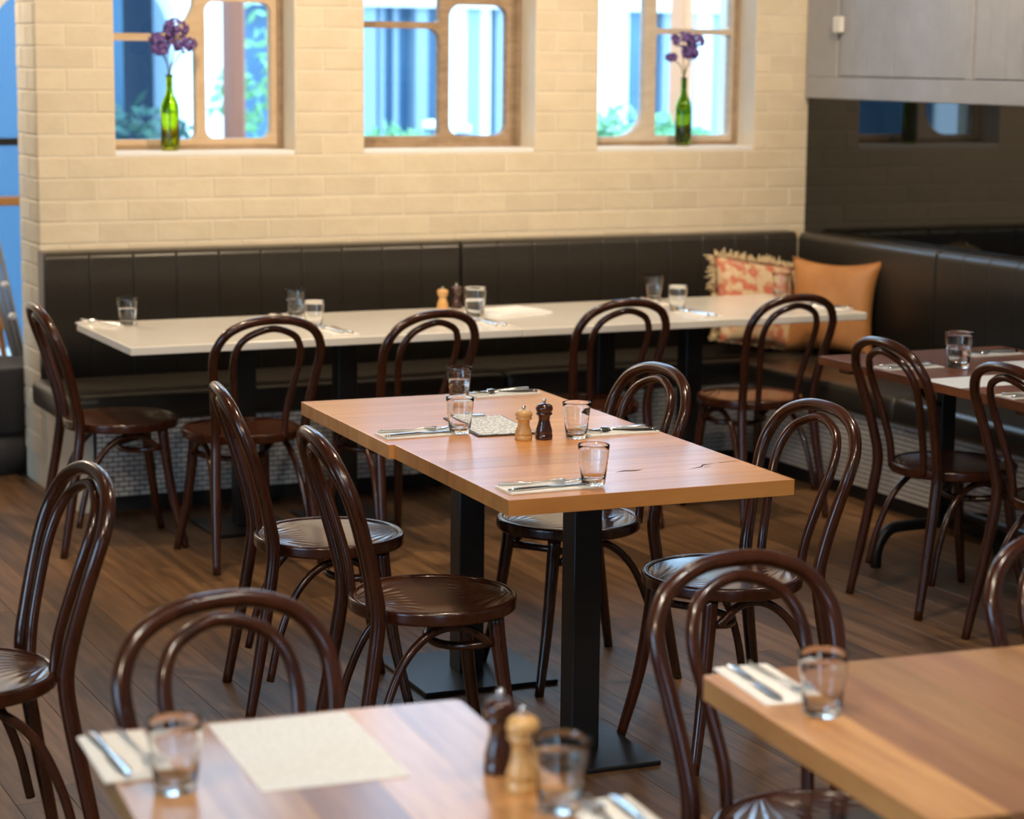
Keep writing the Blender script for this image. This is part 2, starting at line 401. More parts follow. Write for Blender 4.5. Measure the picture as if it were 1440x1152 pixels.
# passage at the left end of the back wall: arched glazed door, seen as a sliver
dr = empty('door_1', (1.9, 10.6, 0), label='arched blue glazed door beyond the wall end', kind='structure')
arch = [(-1.1, 0), (.76, 0), (.76, 3.2), (-1.1, 3.2)]
hole = [(.20, .05), (.70, .05), (.70, 2.10)] + [(.70-.50*math.sin(a), 1.31+.79*math.cos(a)) for a in [PI/2*k/10 for k in range(1, 11)]]
link('door_frame', plate_mesh(arch, [hole], .12), SILLM, dr)
link('pane', plate_mesh(hole, [], .006), PANE, dr)
box('transom', .20, .70, -.03, .03, 1.30, 1.335, BLACK, dr); box('ledge', .1, .70, -.12, .0, 1.02, 1.06, PINE, dr, .004)
bm = bmesh.new()      # slanting unseen wall, added to keep daylight off the wall end
lo = [bm.verts.new((a, b, 0)) for a, b in ((2.30, 9.032), (2.335, 9.032), (2.71, 10.66), (2.67, 10.66))]
f_ = bm.faces.new(lo); ex = bmesh.ops.extrude_face_region(bm, geom=[f_])
bmesh.ops.translate(bm, verts=[v for v in ex['geom'] if isinstance(v, bmesh.types.BMVert)], vec=(0, 0, 2.7)); bmesh.ops.recalc_face_normals(bm, faces=bm.faces)
tag(link('wall_light_block', mesh_of(bm), PAINT), kind='structure')
tag(box('ceiling_light_block', -4.0, 2.71, 9.03, 10.7, 2.7, 2.8, CEIL_DARK), kind='structure')  # unseen roof added to keep sky light off the wall end
tag(box('wall_passage_left', -4.0, .8, 10.54, 10.66, 0, 2.7, PAINT), kind='structure')
hb = empty('hoarding', (2.4, 14.2, -.15), label='blue panelled hoarding seen through the arched door', cat='wall')
for k in range(6): box('panel', -1.5+k*.5, -1.01+k*.5, 0, .05, 0, 4, M('hoarding_blue', (.045, .13, .22), .5), hb, .005)

# ------------------------------------------------------------------ outside, beyond the windows
box('ground', -8, 30, 9.05, 40, -.25, -.15, M('pavement', (.5, .5, .5), .8)); tag(bpy.data.objects['ground'], kind='structure')
XW = M('white_render', (.85, .86, .87), .7)
XB = noise_mat('blue_shopfront', (.02, .085, .17), (.09, .22, .34), (.6, 1, .5), 1, 3, .3)
XN = M('navy_shopfront', (.006, .022, .045), .4)
XC = M('pale_blue_column', (.26, .36, .44), .6)
XBR = M('brown_post', (.30, .10, .05), .6)
XP = M('orange_post', (.55, .22, .09), .6)
def shop(x0, x1, y, z1, mat, name, label, d=.3, z0=-.15):
    o = empty(name, ((x0+x1)/2, y, z0), label=label, cat='pillar')
    h = (x1-x0)/2
    box('shaft', -h, h, 0, d, 0, z1-z0, mat, o, .02); box('plinth', -h-.03, h+.03, -.03, d+.03, 0, .18, mat, o, .01)
    return o
# arcade: white wall with arched opening, blue shopfront behind
ar = empty('arcade_wall', (5.0, 18.0, -.15), label='white arcade wall with a round arch across the lane', cat='building')
ol = [(-0.968, 0), (0.876, 0), (0.876, 6), (-0.968, 6)]
c0, c1 = -0.650, 0.388; cm, hr = (c0+c1)/2, (c1-c0)/2
hl = [(c0, .02), (c1, .02), (c1, 1.95)] + [(cm+hr*math.cos(a), 1.95+.60*math.sin(a)) for a in [PI*k/20 for k in range(1, 20)]] + [(c0, 1.95)]
link('wall', plate_mesh(ol, [hl], .35), XW, ar)
link('door_glass', plate_mesh([(c0-.1, .02), (c1+.1, .02), (c1+.1, 2.8), (c0-.1, 2.8)], [], .02), XN, ar).location.y = .9
box('door_post', 0.392, 0.492, .5, .7, .02, 2.8, XC, ar); box('door_leaf', 0.492, 0.581, .55, .6, .02, 2.8, XB, ar)
sf = empty('shopfront', (9.5, 20.0, -.15), label='blue glazed shopfront with pale columns across the lane', cat='building')
box('glazing', -2.957, 4.391, .2, .4, 0, 6, XB, sf)
for a, b, mt in ((-1.119, -0.992, XC), (-0.765, -0.575, XW), (-0.575, -0.429, XC), (-0.429, -0.322, XW), (-0.260, -0.011, XC), (0.846, 1.219, XW), (1.219, 1.408, XB), (1.615, 1.831, XC), (1.999, 2.194, XW), (2.194, 2.389, XC), (-1.710, -1.527, XC)):
    box('column', a, b, 0, .25, 0, 6, mt, sf, .01)
box('fascia', -2.957, 4.391, -.1, .2, 2.35, 2.75, XW, sf)
for a in (-1.453, -1.305, -0.244, 1.024): box('mullion', a, a+.05, .12, .2, 0, 2.4, XC, sf)
shop(4.235, 4.326, 13, 4, XBR, 'timber_post', 'brown timber post outside behind the cream window', .2)
shop(7.376, 7.458, 13, 4, XP, 'timber_post', 'orange timber post outside behind the green bottle', .2)
for bx, zt, side in ((5.982, 1.45, 'wide'), (6.215, 1.42, 'narrow')):
    o = empty('bollard', (bx, 14, -.15), label='dark steel bollard outside behind the %s pane of the weathered window' % side, cat='bollard', group='bollards outside')
    link('post', lathe_mesh([(0, 0), (.055, 0), (.055, zt-.05), (0, zt-.05)], 14), M('bollard_steel', (.08, .14, .2), .3), o)
    link('cap', lathe_mesh([(.06, zt-.05), (.062, zt), (0, zt+.01)], 14), XW, o)
LEAFD = noise_mat('dark_leaf', (.01, .06, .06), (.04, .14, .10), (9, 9, 9), 1, 2, .6)
LEAFL = noise_mat('light_leaf', (.10, .30, .12), (.25, .50, .25), (9, 9, 9), 1, 2, .6)
def shrub(loc, rx, rz, mat, label, n=260):
    ph = loc[2]+.15+.28; loc = (loc[0], loc[1], -.15)
    o = empty('shrub', loc, label=label, cat='plant'); bm = bmesh.new()
    for i in range(n):
        a, t, q = random.uniform(0, 2*PI), random.random()**.5, random.random()
        c = Vector((rx*t*math.cos(a), .35*rx*t*math.sin(a), ph-.03+rz*q*(1-.4*t)))
        d1 = Vector((random.gauss(0, 1), random.gauss(0, 1), random.gauss(0, 1))).normalized(); d2 = d1.orthogonal().normalized()
        s = random.uniform(.04, .08)
        bm.faces.new([bm.verts.new(c+v) for v in (d1*s, d2*s*.5, -d1*s, -d2*s*.5)])
    tag(link('foliage', mesh_of(bm), mat, o), kind='stuff')
    box('planter', -rx*.9, rx*.9, -.2, .2, 0, ph, XW, o, .01)
    return o
shrub((3.936, 14, .72), .5, .5, LEAFD, 'dark shrub outside behind the bottle of bright purple flowers')
shrub((4.916, 14.5, .3), .35, 1.7, LEAFL, 'tall light green shrub outside beside the brown post')
shrub((5.052, 12.5, .75), .5, .35, LEAFL, 'low shrub outside behind the weathered window')
shrub((6.577, 12.5, .75), .35, .5, LEAFL, 'leafy shrub outside behind the pale window')
shrub((6.461, 11.6, .82), .3, .4, LEAFL, 'small shrub outside behind the dark green bottle')

# ------------------------------------------------------------------ banquettes
SEATZ = .465
def bench(axis, name, label):
    return empty(name, (0, 0, 0), label=label, cat='bench')
b1 = empty('banquette', (3.5, 8.4, 0), label='long dark leather bench with tiled base along the brick wall', cat='bench')
BF, BACKF, BTOP = 8.14, 8.575, .965
def B1(n, x0, x1, y0, y1, z0, z1, mat, bev=0, seg=1, smooth=False):
    return box(n, x0-3.5, x1-3.5, y0-8.4, y1-8.4, z0, z1, mat, b1, bev, seg, smooth)
B1('base', 2.10, 5.48, BF+.004, 8.695, .06, .36, GROUT); B1('kickboard', 2.13, 5.48, BF+.03, 8.69, 0, .06, KICK)
B1('end_panel', 2.04, 2.098, BF+.03, 8.69, .0, .36, PAINT, .003)
for xa_, xb_ in ((1.965, 3.80), (3.805, 5.48)): B1('seat_cushion', xa_, xb_, BF-.05, BACKF+.04, .36, SEATZ, LEATHER, .028, 4, True)
def panels(n, u0_, u1_, mk):
    wdt = (u1_-u0_)/n
    for i in range(n): mk(u0_+i*wdt, u0_+(i+1)*wdt)
def back_panel(parent, a, b, face, back, z0, z1, axis, org):
    """upholstered strip with a rounded top edge and thin stitched seams at its sides"""
    r = .035; prof = [(face, z0), (face, z1-r)] + [(face+r-r*math.cos(t), z1-r+r*math.sin(t)) for t in [PI/2*k/6 for k in range(1, 7)]] + [(back, z1), (back, z0)]
    cy, cz = (face+back)/2, (z0+z1)/2
    bm = bmesh.new(); rings = []
    for u, ins in ((a, .0035), (a+.0015, .0013), (a+.004, 0), (a+.008, 0), (b-.008, 0), (b-.004, 0), (b-.0015, .0013), (b, .0035)):
        rg = []
        for (d, z) in prof:
            d2 = d+ins if d < back-.001 else d; z2 = z-ins if z > z1-r else z
            p = (u, d2, z2) if axis == 'x' else (d2, u, z2)
            rg.append(bm.verts.new((p[0]-org[0], p[1]-org[1], p[2])))
        rings.append(rg)
    n = len(prof)
    for q, w_ in zip(rings, rings[1:]):
        for k in range(n): bm.faces.new((q[k], q[(k+1) % n], w_[(k+1) % n], w_[k]))
    bm.faces.new(rings[0]); bm.faces.new(rings[-1])
    bmesh.ops.recalc_face_normals(bm, faces=bm.faces)
    return link('backrest_panel', mesh_of(bm, 'panel', True), LEATHER, parent)
panels(10, 2.022, 3.80, lambda a, b: back_panel(b1, a, b, BACKF, 8.694, .44, BTOP, 'x', (3.5, 8.4)))
panels(10, 3.812, 5.49, lambda a, b: back_panel(b1, a, b, BACKF, 8.694, .44, BTOP, 'x', (3.5, 8.4)))
b2 = empty('banquette', (5.3, 6.2, 0), label='dark leather side bench with tiled base below the dark glass', cat='bench')
SF = 4.953; BX = 5.49
def B2(n, x0, x1, y0, y1, z0, z1, mat, bev=0, seg=1, smooth=False):
    return box(n, x0-5.3, x1-5.3, y0-6.2, y1-6.2, z0, z1, mat, b2, bev, seg, smooth)
Y0B = 3.6
B2('base', SF+.004, 5.60, Y0B, BF-.01, .06, .36, GROUT); B2('kickboard', SF+.03, 5.6, Y0B, BF-.01, 0, .06, KICK)
for ya, yb in ((6.95, BF-.055), (5.3, 6.945), (Y0B, 5.295)): B2('seat_cushion', SF-.055, BX+.04, ya, yb, .36, SEATZ, LEATHER, .028, 4, True)
for n_, a_, b_ in ((1, 7.525, BACKF-.002), (12, 5.4, 7.513), (10, Y0B, 5.39)):
    panels(n_, a_, b_, lambda a, b: back_panel(b2, a, b, BX, WX-.01, .44, BTOP, 'y', (5.3, 6.2)))
# mosaic of little tiles on both bases
TW, TH = .0415, .0195
def tile_box(bm, a, b, z, face):
    if face == 'y': bm_box(bm, a+.0024, b-.0024, 0, .008, z+.0024, z+TH-.0024)
    else: bm_box(bm, 0, .008, a+.0024, b-.0024, z+.0024, z+TH-.0024)
tb = bmesh.new(); tb2 = bmesh.new(); cnt = 0; tm = {}
for r in range(15):
    z = .063 + r*TH; a = 2.10 - (TW/2 if r % 2 else 0)
    while a < 5.5:
        l, h = max(a, 2.10), min(a+TW, 5.5); a += TW
        if h-l < .006: continue
        if l < 2.92 and cnt < 300 and h-l > TW-.001:
            if 'y' not in tm:
                q = bmesh.new(); tile_box(q, 0, TW, 0, 'y'); tm['y'] = mesh_of(q, 'tile'); tm['y'].materials.append(TILE)
            o = link('tile', tm['y'], None, b1); o.location = (l-3.5, BF-.004-8.4+random.uniform(0, .0006), z); cnt += 1
        else: tile_box(tb, l-3.5, h-3.5, z, 'y')
o = link('tile_field', mesh_of(tb), TILE, b1); o.location.y = BF-.004-8.4; tag(o, kind='stuff')
q = bmesh.new(); tile_box(q, 0, TW, 0, 'x'); tmx = mesh_of(q, 'tile'); tmx.materials.append(TILE); cnt = 0
for r in range(15):
    z = .063 + r*TH; a = Y0B - (TW/2 if r % 2 else 0)
    while a < BF-.02:
        l, h = max(a, Y0B), min(a+TW, BF-.02); a += TW
        if h-l < .006: continue
        if 6.0 < l < 6.84 and cnt < 300 and h-l > TW-.001:
            o = link('tile', tmx, None, b2); o.location = (SF-.004-5.3+random.uniform(0, .0006), l-6.2, z); cnt += 1
        else: tile_box(tb2, l-6.2, h-6.2, z, 'x')
o = link('tile_field', mesh_of(tb2), TILE, b2); o.location.x = SF-.004-5.3; tag(o, kind='stuff')

# ------------------------------------------------------------------ bentwood chair
def make_chair():
    t = empty('bentwood_chair')
    # seat: ring and pressed panel
    ring = lathe_mesh([(.186, .450), (.1862, .4585), (.189, .4605), (.196, .4612), (.2015, .4602), (.2045, .457), (.2050, .452), (.2050, .436), (.2045, .431), (.201, .428), (.19, .427), (.18, .427), (.18, .445), (.186, .450)], 44)
    s = link('seat', ring, BENT, t)
    link('seat_panel', lathe_mesh([(0, .4535), (.08, .4537), (.15, .4548), (.184, .4572), (.1875, .4574), (.1875, .446), (0, .446)], 44), SEAT, s)
    def mir(pts): return [(-a, b, c) for a, b, c in pts[::-1]]
    half = [(.192, -.255, 0), (.180, -.222, .18), (.168, -.192, .36), (.163, -.182, .46), (.170, -.197, .55), (.184, -.222, .65), (.193, -.245, .725), (.186, -.265, .778), (.150, -.284, .828), (.080, -.297, .858)]
    pts = half + [(0, -.301, .8655)] + mir(half)
    rr = [.0135, .0165, .018, .0178, .0165, .0160, .0160, .0160, .0158, .0155]
    tube('back_hoop', pts, rr+[.0155]+rr[::-1], BENT, t, 12, 6)
    ih = [(.088, -.178, .440), (.092, -.188, .53), (.110, -.216, .64), (.121, -.240, .715), (.112, -.262, .772), (.078, -.281, .812)]
    tube('inner_hoop', ih+[(0, -.2935, .8355)]+mir(ih), .0122, BENT, t, 10, 6)
    for sx in (1, -1):
        tube('leg', [(sx*.130, .118, .428), (sx*.136, .128, .33), (sx*.150, .150, .17), (sx*.176, .186, 0)], [.0195, .0185, .016, .013], BENT, t, 12, 6)
        tube('side_brace', [(sx*.176, -.196, .10), (sx*.168, -.168, .22), (sx*.156, -.118, .335), (sx*.147, -.045, .401), (sx*.143, .035, .408), (sx*.143, .103, .362)], .0108, BENT, t, 10, 5)
    tube('front_brace', [(.132, .108, .362), (.108, .05, .352), (.06, .005, .348), (0, -.008, .347), (-.06, .005, .348), (-.108, .05, .352), (-.132, .108, .362)], .0108, BENT, t, 10, 5)
    return t
CHAIRS = [  # x, y, heading (degrees, 0 faces the back wall, 90 faces left, -90 faces right), label
    (2.062, 7.64, -92, 'bentwood chair at the free end of the white table, side-on'),
    (2.392, 7.275, 3, 'bentwood chair at the white table next to its free end, back to the room'),
    (2.93, 7.24, 13, 'bentwood chair at the white table in line with the wooden table, back to the room'),
    (3.765, 7.33, 4, 'bentwood chair at the white table between the two right-hand posts'),
    (4.45, 7.26, 4, 'bentwood chair at the white table nearest the cushions'),
    (2.069, 5.54, -99, 'bentwood chair at the far half of the central wooden table, on the passage side'),
    (2.055, 4.79, -96, 'bentwood chair at the near half of the central wooden table, on the passage side'),
    (2.825, 4.72, 93, 'bentwood chair at the near half of the central wooden table, on the side bench side'),
    (2.77, 5.48, 93, 'bentwood chair at the far half of the central wooden table, on the side bench side'),
    (.87, 4.55, 93, 'bentwood chair standing alone on the floor, turned away from the central table'),
    (1.122, 3.08, 192, 'bentwood chair facing us behind the table with the large printed sheet'),
    (2.03, 3.01, 185, 'bentwood chair at the corner of the foreground table beside the napkin and glass'),
    (2.70, 2.95, 184, 'bentwood chair along the foreground table, partly cut off by the frame'),
    (4.315, 5.77, -90, 'bentwood chair at the dark wooden table, nearest the leather bench corner'),
    (4.315, 5.14, -90, 'bentwood chair at the dark wooden table, next to the cream menu sheet'),
]
proto = make_chair()
for i, (x, y, h, lab) in enumerate(CHAIRS):
    o = proto if i == 0 else copy_tree(proto)
    o.location = (x, y, 0); o.rotation_euler = (0, 0, math.radians(h)); tag(o, lab, 'chair', 'bentwood chairs in the dining room')

# ------------------------------------------------------------------ tables
TZ = .75
def boards(t, x0, x1, y0, y1, n, along, mat, thick=.038, bev=.0006):
    """table top of n boards, in the table's own coordinates"""
    for i in range(n):
        if along == 'x':
            a, b = y0+(y1-y0)*i/n, y0+(y1-y0)*(i+1)/n; box('top_board', x0, x1, a+.0002, b-.0002, TZ-thick, TZ, mat, t, bev)
        else:
            a, b = x0+(x1-x0)*i/n, x0+(x1-x0)*(i+1)/n; box('top_board', a+.0002, b-.0002, y0, y1, TZ-thick, TZ, mat, t, bev)
def pedestal(t, x, y, w_=.076, plate=.40, top=TZ-.038, px=0):
    box('post', x-w_/2, x+w_/2, y-w_/2, y+w_/2, .012, top-.006, BLACK, t, .003)
    box('base_plate', x+px-plate/2, x+px+plate/2, y-plate/2, y+plate/2, 0, .013, BLACK, t, .003)
    box('top_bracket', x-.15, x+.15, y-.15, y+.15, top-.008, top, BLACK, t)
ct1 = empty('wooden_table', (2.485, 4.818, 0), math.radians(-2.5), label='central orange timber table half with dark gum veins, nearer the foreground tables', cat='table')
boards(ct1, -.372, .372, -.385, .385, 6, 'x', TABLE); pedestal(ct1, -.01, 0, .076, .36, px=-.035)
ct2 = empty('wooden_table', (2.506, 5.583, 0), math.radians(-2.5), label='central orange timber table half with the far napkin, nearer the white table', cat='table')
boards(ct2, -.375, .375, -.3795, .3795, 6, 'x', TABLE); pedestal(ct2, 0, .01)
# gum veins: dark flecks set into the near table
for pts in ([(.19, -.18), (.235, -.165), (.25, -.145), (.29, -.135)], [(.24, -.172), (.262, -.163)], [(.0, -.16), (.03, -.15), (.06, -.155), (.09, -.14)], [(.30, -.13), (.36, -.12)]):
    tube('gum_vein', [(a, b, TZ-.0008) for a, b in pts], [.001]+[.0035]*(len(pts)-2)+[.001] if len(pts) > 2 else .002, DARKSTREAK, ct1, 8, 4, flat=.35)
ft1 = empty('wooden_table', (1.036, 2.72, 0), math.radians(-5.5), label='foreground timber table holding the large printed sheet and two mills', cat='table')
TABLEY2 = noise_mat('dark_table_board_y', (.22, .085, .035), (.44, .20, .085), (26, 2.2, 10), 1.2, 7, .28, rnd=.25, coat=.5, coat_r=.2, lo=.25, hi=.75)
def round_top(t, x0, x1, y0, y1, n, mat, r=.03, dark=()):
    for i in range(n):
        a, b = x0+(x1-x0)*i/n, x0+(x1-x0)*(i+1)/n
        me = plate_mesh([(p, q) for p, q in rrect(a+.0002, y0, b-.0002, y1, (r if i == 0 else 0, r if i == n-1 else 0, r if i == n-1 else 0, r if i == 0 else 0))], [], .038)
        me.transform(Matrix.Rotation(-PI/2, 4, 'X')); me.transform(Matrix.Translation((0, 0, TZ-.019)))
        link('top_board', me, TABLEY2 if i in dark else mat, t)
round_top(ft1, -.29, .29, -.37, .37, 5, TABLEY, .014, (2,)); pedestal(ft1, 0, -.06, plate=.32)
ft2 = empty('wooden_table', (2.39, 2.60, 0), math.radians(-5.3), label='foreground timber table of light and dark boards with one napkin and glass', cat='table')
round_top(ft2, -.65, .65, -.37, .37, 11, TABLEY, .015, (1, 3, 6, 9)); pedestal(ft2, -.3, -.06, plate=.32); pedestal(ft2, .32, -.06, plate=.32)
# white tables against the bench
for xm, hw, seam in ((2.753, .741, 0), (4.258, .761, 0)):
    t = empty('white_table', (xm, 7.683, 0), 0, label='long white topped table carrying two mills, on the side of the free bench end' if xm < 3 else 'long white topped table in front of the cushions', cat='table')
    box('table_top', -hw, hw, -.37, .37, TZ-.03, TZ, WHITET, t, .003)
    for px in ((2.545, 2.945) if xm < 3 else (4.04, 4.44)): pedestal(t, px-xm, .03, .076, .32, TZ-.03)
# dark table with iron trestle
dt = empty('dark_table', (4.497, 5.60, 0), 0, label='dark stained timber table on black iron feet by the side bench', cat='table')
boards(dt, -.38, .38, -.68, .68, 6, 'y', DARKT, .028)
for yy in (.60, -.35): box('cleat', -.33, .33, yy-.03, yy+.03, TZ-.053, TZ-.028, DARKT, dt, .003)
for yy in (.60, -.46):
    xo = .10
    tube('iron_foot', [(xo-.27, yy, .012), (xo-.265, yy, .08), (xo-.22, yy, .14), (xo-.14, yy, .15), (xo, yy, .15), (xo+.14, yy, .15), (xo+.2, yy, .14), (xo+.245, yy, .08), (xo+.25, yy, .012)], .02, BLACK, dt, 10, 5)
    box('iron_post', xo-.03, xo+.03, yy-.02, yy+.02, .14, TZ-.054, BLACK, dt, .004)
    tube('bracket', [(xo, yy, .56), (xo-.1, yy-.02, .60), (xo-.16, yy-.03, TZ-.06)], .01, BLACK, dt, 8, 4)
tube('stretcher', [(.10, -.46, .2), (.10, .6, .2)], .014, BLACK, dt, 8)

# ------------------------------------------------------------------ table ware
GP = [(0, .004), (.024, 0), (.0262, .002), (.0275, .010), (.0300, .030), (.0312, .045), (.0322, .050), (.0318, .054), (.0335, .060), (.0352, .080), (.0362, .0905), (.0356, .0915), (.0348, .0905), (.0338, .080), (.0316, .058), (.0296, .045), (.0268, .020), (.022, .012), (0, .011)]
glass_me = lathe_mesh(GP, 28, 'glass'); glass_me.materials.append(GLASS)
def water_me(h):
    return lathe_mesh([(0, .0112), (.0216, .0122), (.0264, .020), (.0291, .045), (.0291+(h-.045)*.2, h), (0, h)], 24, 'water')
wm = water_me(.058); wm.materials.append(WATER)
def tumbler(x, y, lab, s=1.0, water=False):
    o = empty('glass_tumbler', (x, y, TZ), label=lab, cat='glass', group='water glasses on the tables'); o.scale = (s, s, s); o.rotation_euler.z = random.uniform(0, 3)
    link('tumbler_body', glass_me, None, o)
    if water: link('water', wm, None, o)
    return o
ON_NAPKIN = ('empty glass beside the clipboard on the central wooden table', 'empty glass near the corner of the central wooden table with gum veins', 'glass in front of the pale mill on the foreground table', 'water glass at the free end of the white table', 'water glass at the bench side of the white table, behind another glass', 'glass at the bench side of the white table before the cushions')
for x, y, lab, s, wt in [
    (2.596, 5.86, 'half full glass on the far edge of the central wooden table', 1.05, True),
    (2.351, 5.30, 'empty glass beside the clipboard on the central wooden table', 1.05, False),
    (2.615, 5.135, 'empty glass beside the dark pepper mill on the central wooden table', 1.05, False),
    (2.351, 4.525, 'empty glass near the corner of the central wooden table with gum veins', 1.05, False),
    (.828, 2.82, 'empty glass on the napkin of the table with the large printed sheet', 1.08, False),
    (1.272, 2.53, 'glass in front of the pale mill on the foreground table', 1.08, False),
    (1.842, 2.768, 'empty glass on the corner of the foreground table with light and dark boards', 1.08, False),
    (2.165, 7.90, 'water glass at the free end of the white table', 1.1, True),
    (2.845, 7.98, 'water glass at the bench side of the white table, behind another glass', 1.1, True),
    (2.785, 7.61, 'glass beside crossed cutlery in the middle of the white table', 1.1, False),
    (3.485, 7.72, 'full glass in front of the mills on the white table', 1.25, True),
    (4.42, 7.99, 'glass at the bench side of the white table before the cushions', 1.1, True),
    (4.329, 7.63, 'glass with cutlery at its foot on the white table before the cushions', 1.1, False),
    (5.0, 7.93, 'glass in front of the pink patch of the floral cushion', 1.1, False),
    (4.395, 5.873, 'tall water glass on the dark wooden table', 1.3, True)]:
    o = tumbler(x, y, lab, s, wt)
    if lab in ON_NAPKIN: o.location.z += .0047        # foot rests on the napkin
# mills
def mill_prof(h):
    k = h/.10
    return [(0, 0), (.0225, 0), (.0232, .003), (.0228, .013*k), (.0212, .0145*k), (.0226, .017*k), (.0222, .024*k), (.0168, .040*k), (.0150, .050*k), (.0165, .060*k), (.0215, .064*k), (.0222, .0665*k), (.0185, .069*k), (.0222, .073*k), (.0232, .079*k), (.0205, .087*k), (.012, .0915*k), (0, .0925*k)]
def mill(x, y, h, mat, lab):
    o = empty('pepper_mill', (x, y, TZ), label=lab, cat='mill', group='salt and pepper mills')
    link('mill_body', lathe_mesh(mill_prof(h), 28), mat, o)
    link('mill_knob', lathe_mesh([(0, .091*h/.1), (.006, .092*h/.1), (.003, .094*h/.1), (.0034, .095*h/.1), (.0058, .098*h/.1), (.005, .1025*h/.1), (0, .104*h/.1)], 16), CHROME, o)
mill(2.472, 5.160, .088, MILLL, 'pale beech salt mill on the central wooden table')
mill(2.527, 5.150, .104, MILLD, 'dark walnut pepper mill on the central wooden table')
mill(1.262, 2.625, .118, MILLL, 'pale beech mill on the foreground table')
mill(1.268, 2.712, .118, MILLD, 'dark walnut mill on the foreground table, behind the pale one')
mill(3.47, 8.00, .088, MILLL, 'pale beech mill on the white table')
mill(3.535, 8.01, .098, MILLD, 'dark walnut mill on the white table')
# napkins and cutlery
def napkin_mesh():
    bm = bmesh.new(); bm_box(bm, -.048, .048, -.108, .108, 0, .0016, .0006); bm_box(bm, -.046, .049, -.106, .109, .0017, .0032, .0006); bm_box(bm, -.047, .047, -.107, .105, .0033, .0046, .0006)
    return mesh_of(bm)
nap_me = napkin_mesh(); nap_me.materials.append(NAPKIN)
def knife_mesh():
    bm = bmesh.new()
    def slab(sec):   # sec: (y, half width, z mid, half thick)
        rg = []
        for y, hw, zm, ht in sec: rg.append([bm.verts.new((a*hw, y, zm+b*ht)) for a, b in ((-1, -.4), (-.4, -1), (.4, -1), (1, -.4), (1, .4), (.4, 1), (-.4, 1), (-1, .4))])
        for a, b in zip(rg, rg[1:]):
            for k in range(8): bm.faces.new((a[k], a[(k+1) % 8], b[(k+1) % 8], b[k]))
        bm.faces.new(rg[0][::-1]); bm.faces.new(rg[-1])
    slab([(-.105, .006, .004, .003), (-.095, .0085, .004, .0038), (-.03, .0068, .004, .0034), (-.005, .005, .004, .003), (.005, .007, .004, .0018), (.03, .0095, .004, .0012), (.08, .0095, .004, .001), (.1, .006, .004, .0008), (.106, .002, .004, .0006)])
    return mesh_of(bm, 'knife', True)
def fork_mesh():
    bm = bmesh.new()
    bm_tube(bm, [(0, -.1, .004), (0, -.05, .004), (0, 0, .006), (0, .03, .008)], [.0075, .006, .0032, .0034], 8, 4, flat=.45)
    bm_tube(bm, [(0, .025, .0085), (0, .04, .008), (0, .058, .006)], [.004, .0105, .0115], 8, 4, flat=.2)
    for k in range(4):
        xx = -.009+.006*k; bm_tube(bm, [(xx, .055, .0062), (xx, .075, .0065), (xx, .1, .0105)], [.002, .0017, .001], 6, 3)
    return mesh_of(bm, 'fork', True)
kn_me = knife_mesh(); kn_me.materials.append(STEEL); fk_me = fork_mesh(); fk_me.materials.append(STEEL)
def setting(x, y, rz, where, cut=True, spread=.022, ka=0, fa=0, nap=True):
    a = math.radians(rz)
    if nap:
        o = link('napkin', nap_me); o.location = (x, y, TZ); o.rotation_euler.z = a; tag(o, 'folded cream paper napkin '+where, 'napkin', 'paper napkins on the tables')
    if cut:
        for nm, me, dx, da in (('table_knife', kn_me, spread, ka), ('table_fork', fk_me, -spread, fa)):
            o = link(nm, me); o.location = (x+dx*math.cos(a), y+dx*math.sin(a), TZ+.0046 if nap else TZ+.001); o.rotation_euler.z = a+math.radians(da)
            tag(o, 'steel '+nm.split('_')[1]+' on the napkin '+where, nm.split('_')[1], 'cutlery on the napkins')
setting(2.245, 5.335, -90, 'beside the clipboard on the central wooden table', ka=4, fa=-8)
setting(2.235, 4.548, -90, 'at the gum-veined corner of the central table', ka=3, fa=-12)
setting(2.755, 5.17, 90, 'beside the dark mill on the central table', ka=4, fa=-8)
setting(2.755, 5.90, 93, 'on the far edge of the central wooden table', ka=5, fa=-6)
setting(.802, 2.985, 176, 'on the table with the large printed sheet', ka=4, fa=4)
setting(1.325, 2.44, -5, 'in front of the pale mill on the foreground table', fa=0)
setting(1.846, 2.935, 172, 'on the foreground table of light and dark boards', ka=0, fa=4)
setting(2.10, 7.98, 30, 'at the free end of the white table', ka=6)
setting(2.80, 8.0-.06, 175, 'at the bench side of the white table', cut=True)
setting(2.82, 7.47, 0, 'at the chair side of the white table', fa=6)
setting(3.44, 7.49, 0, 'at the joint of the two white tables', fa=6)
setting(4.34, 7.48, 0, 'on the white table before the cushion-end chair', fa=6)
setting(4.95, 7.52, 30, 'at the end of the white table by the cushions', fa=6)
setting(4.36, 7.93, 180, 'at the bench side of the white table before the cushions')
setting(4.24, 5.93, -90, 'on the dark table towards the cushion corner', ka=5)
setting(4.70, 6.10, 92, 'at the bench side of the dark table', ka=5)
setting(4.235, 5.28, -90, 'on the dark table below the cream menu sheet', ka=5)
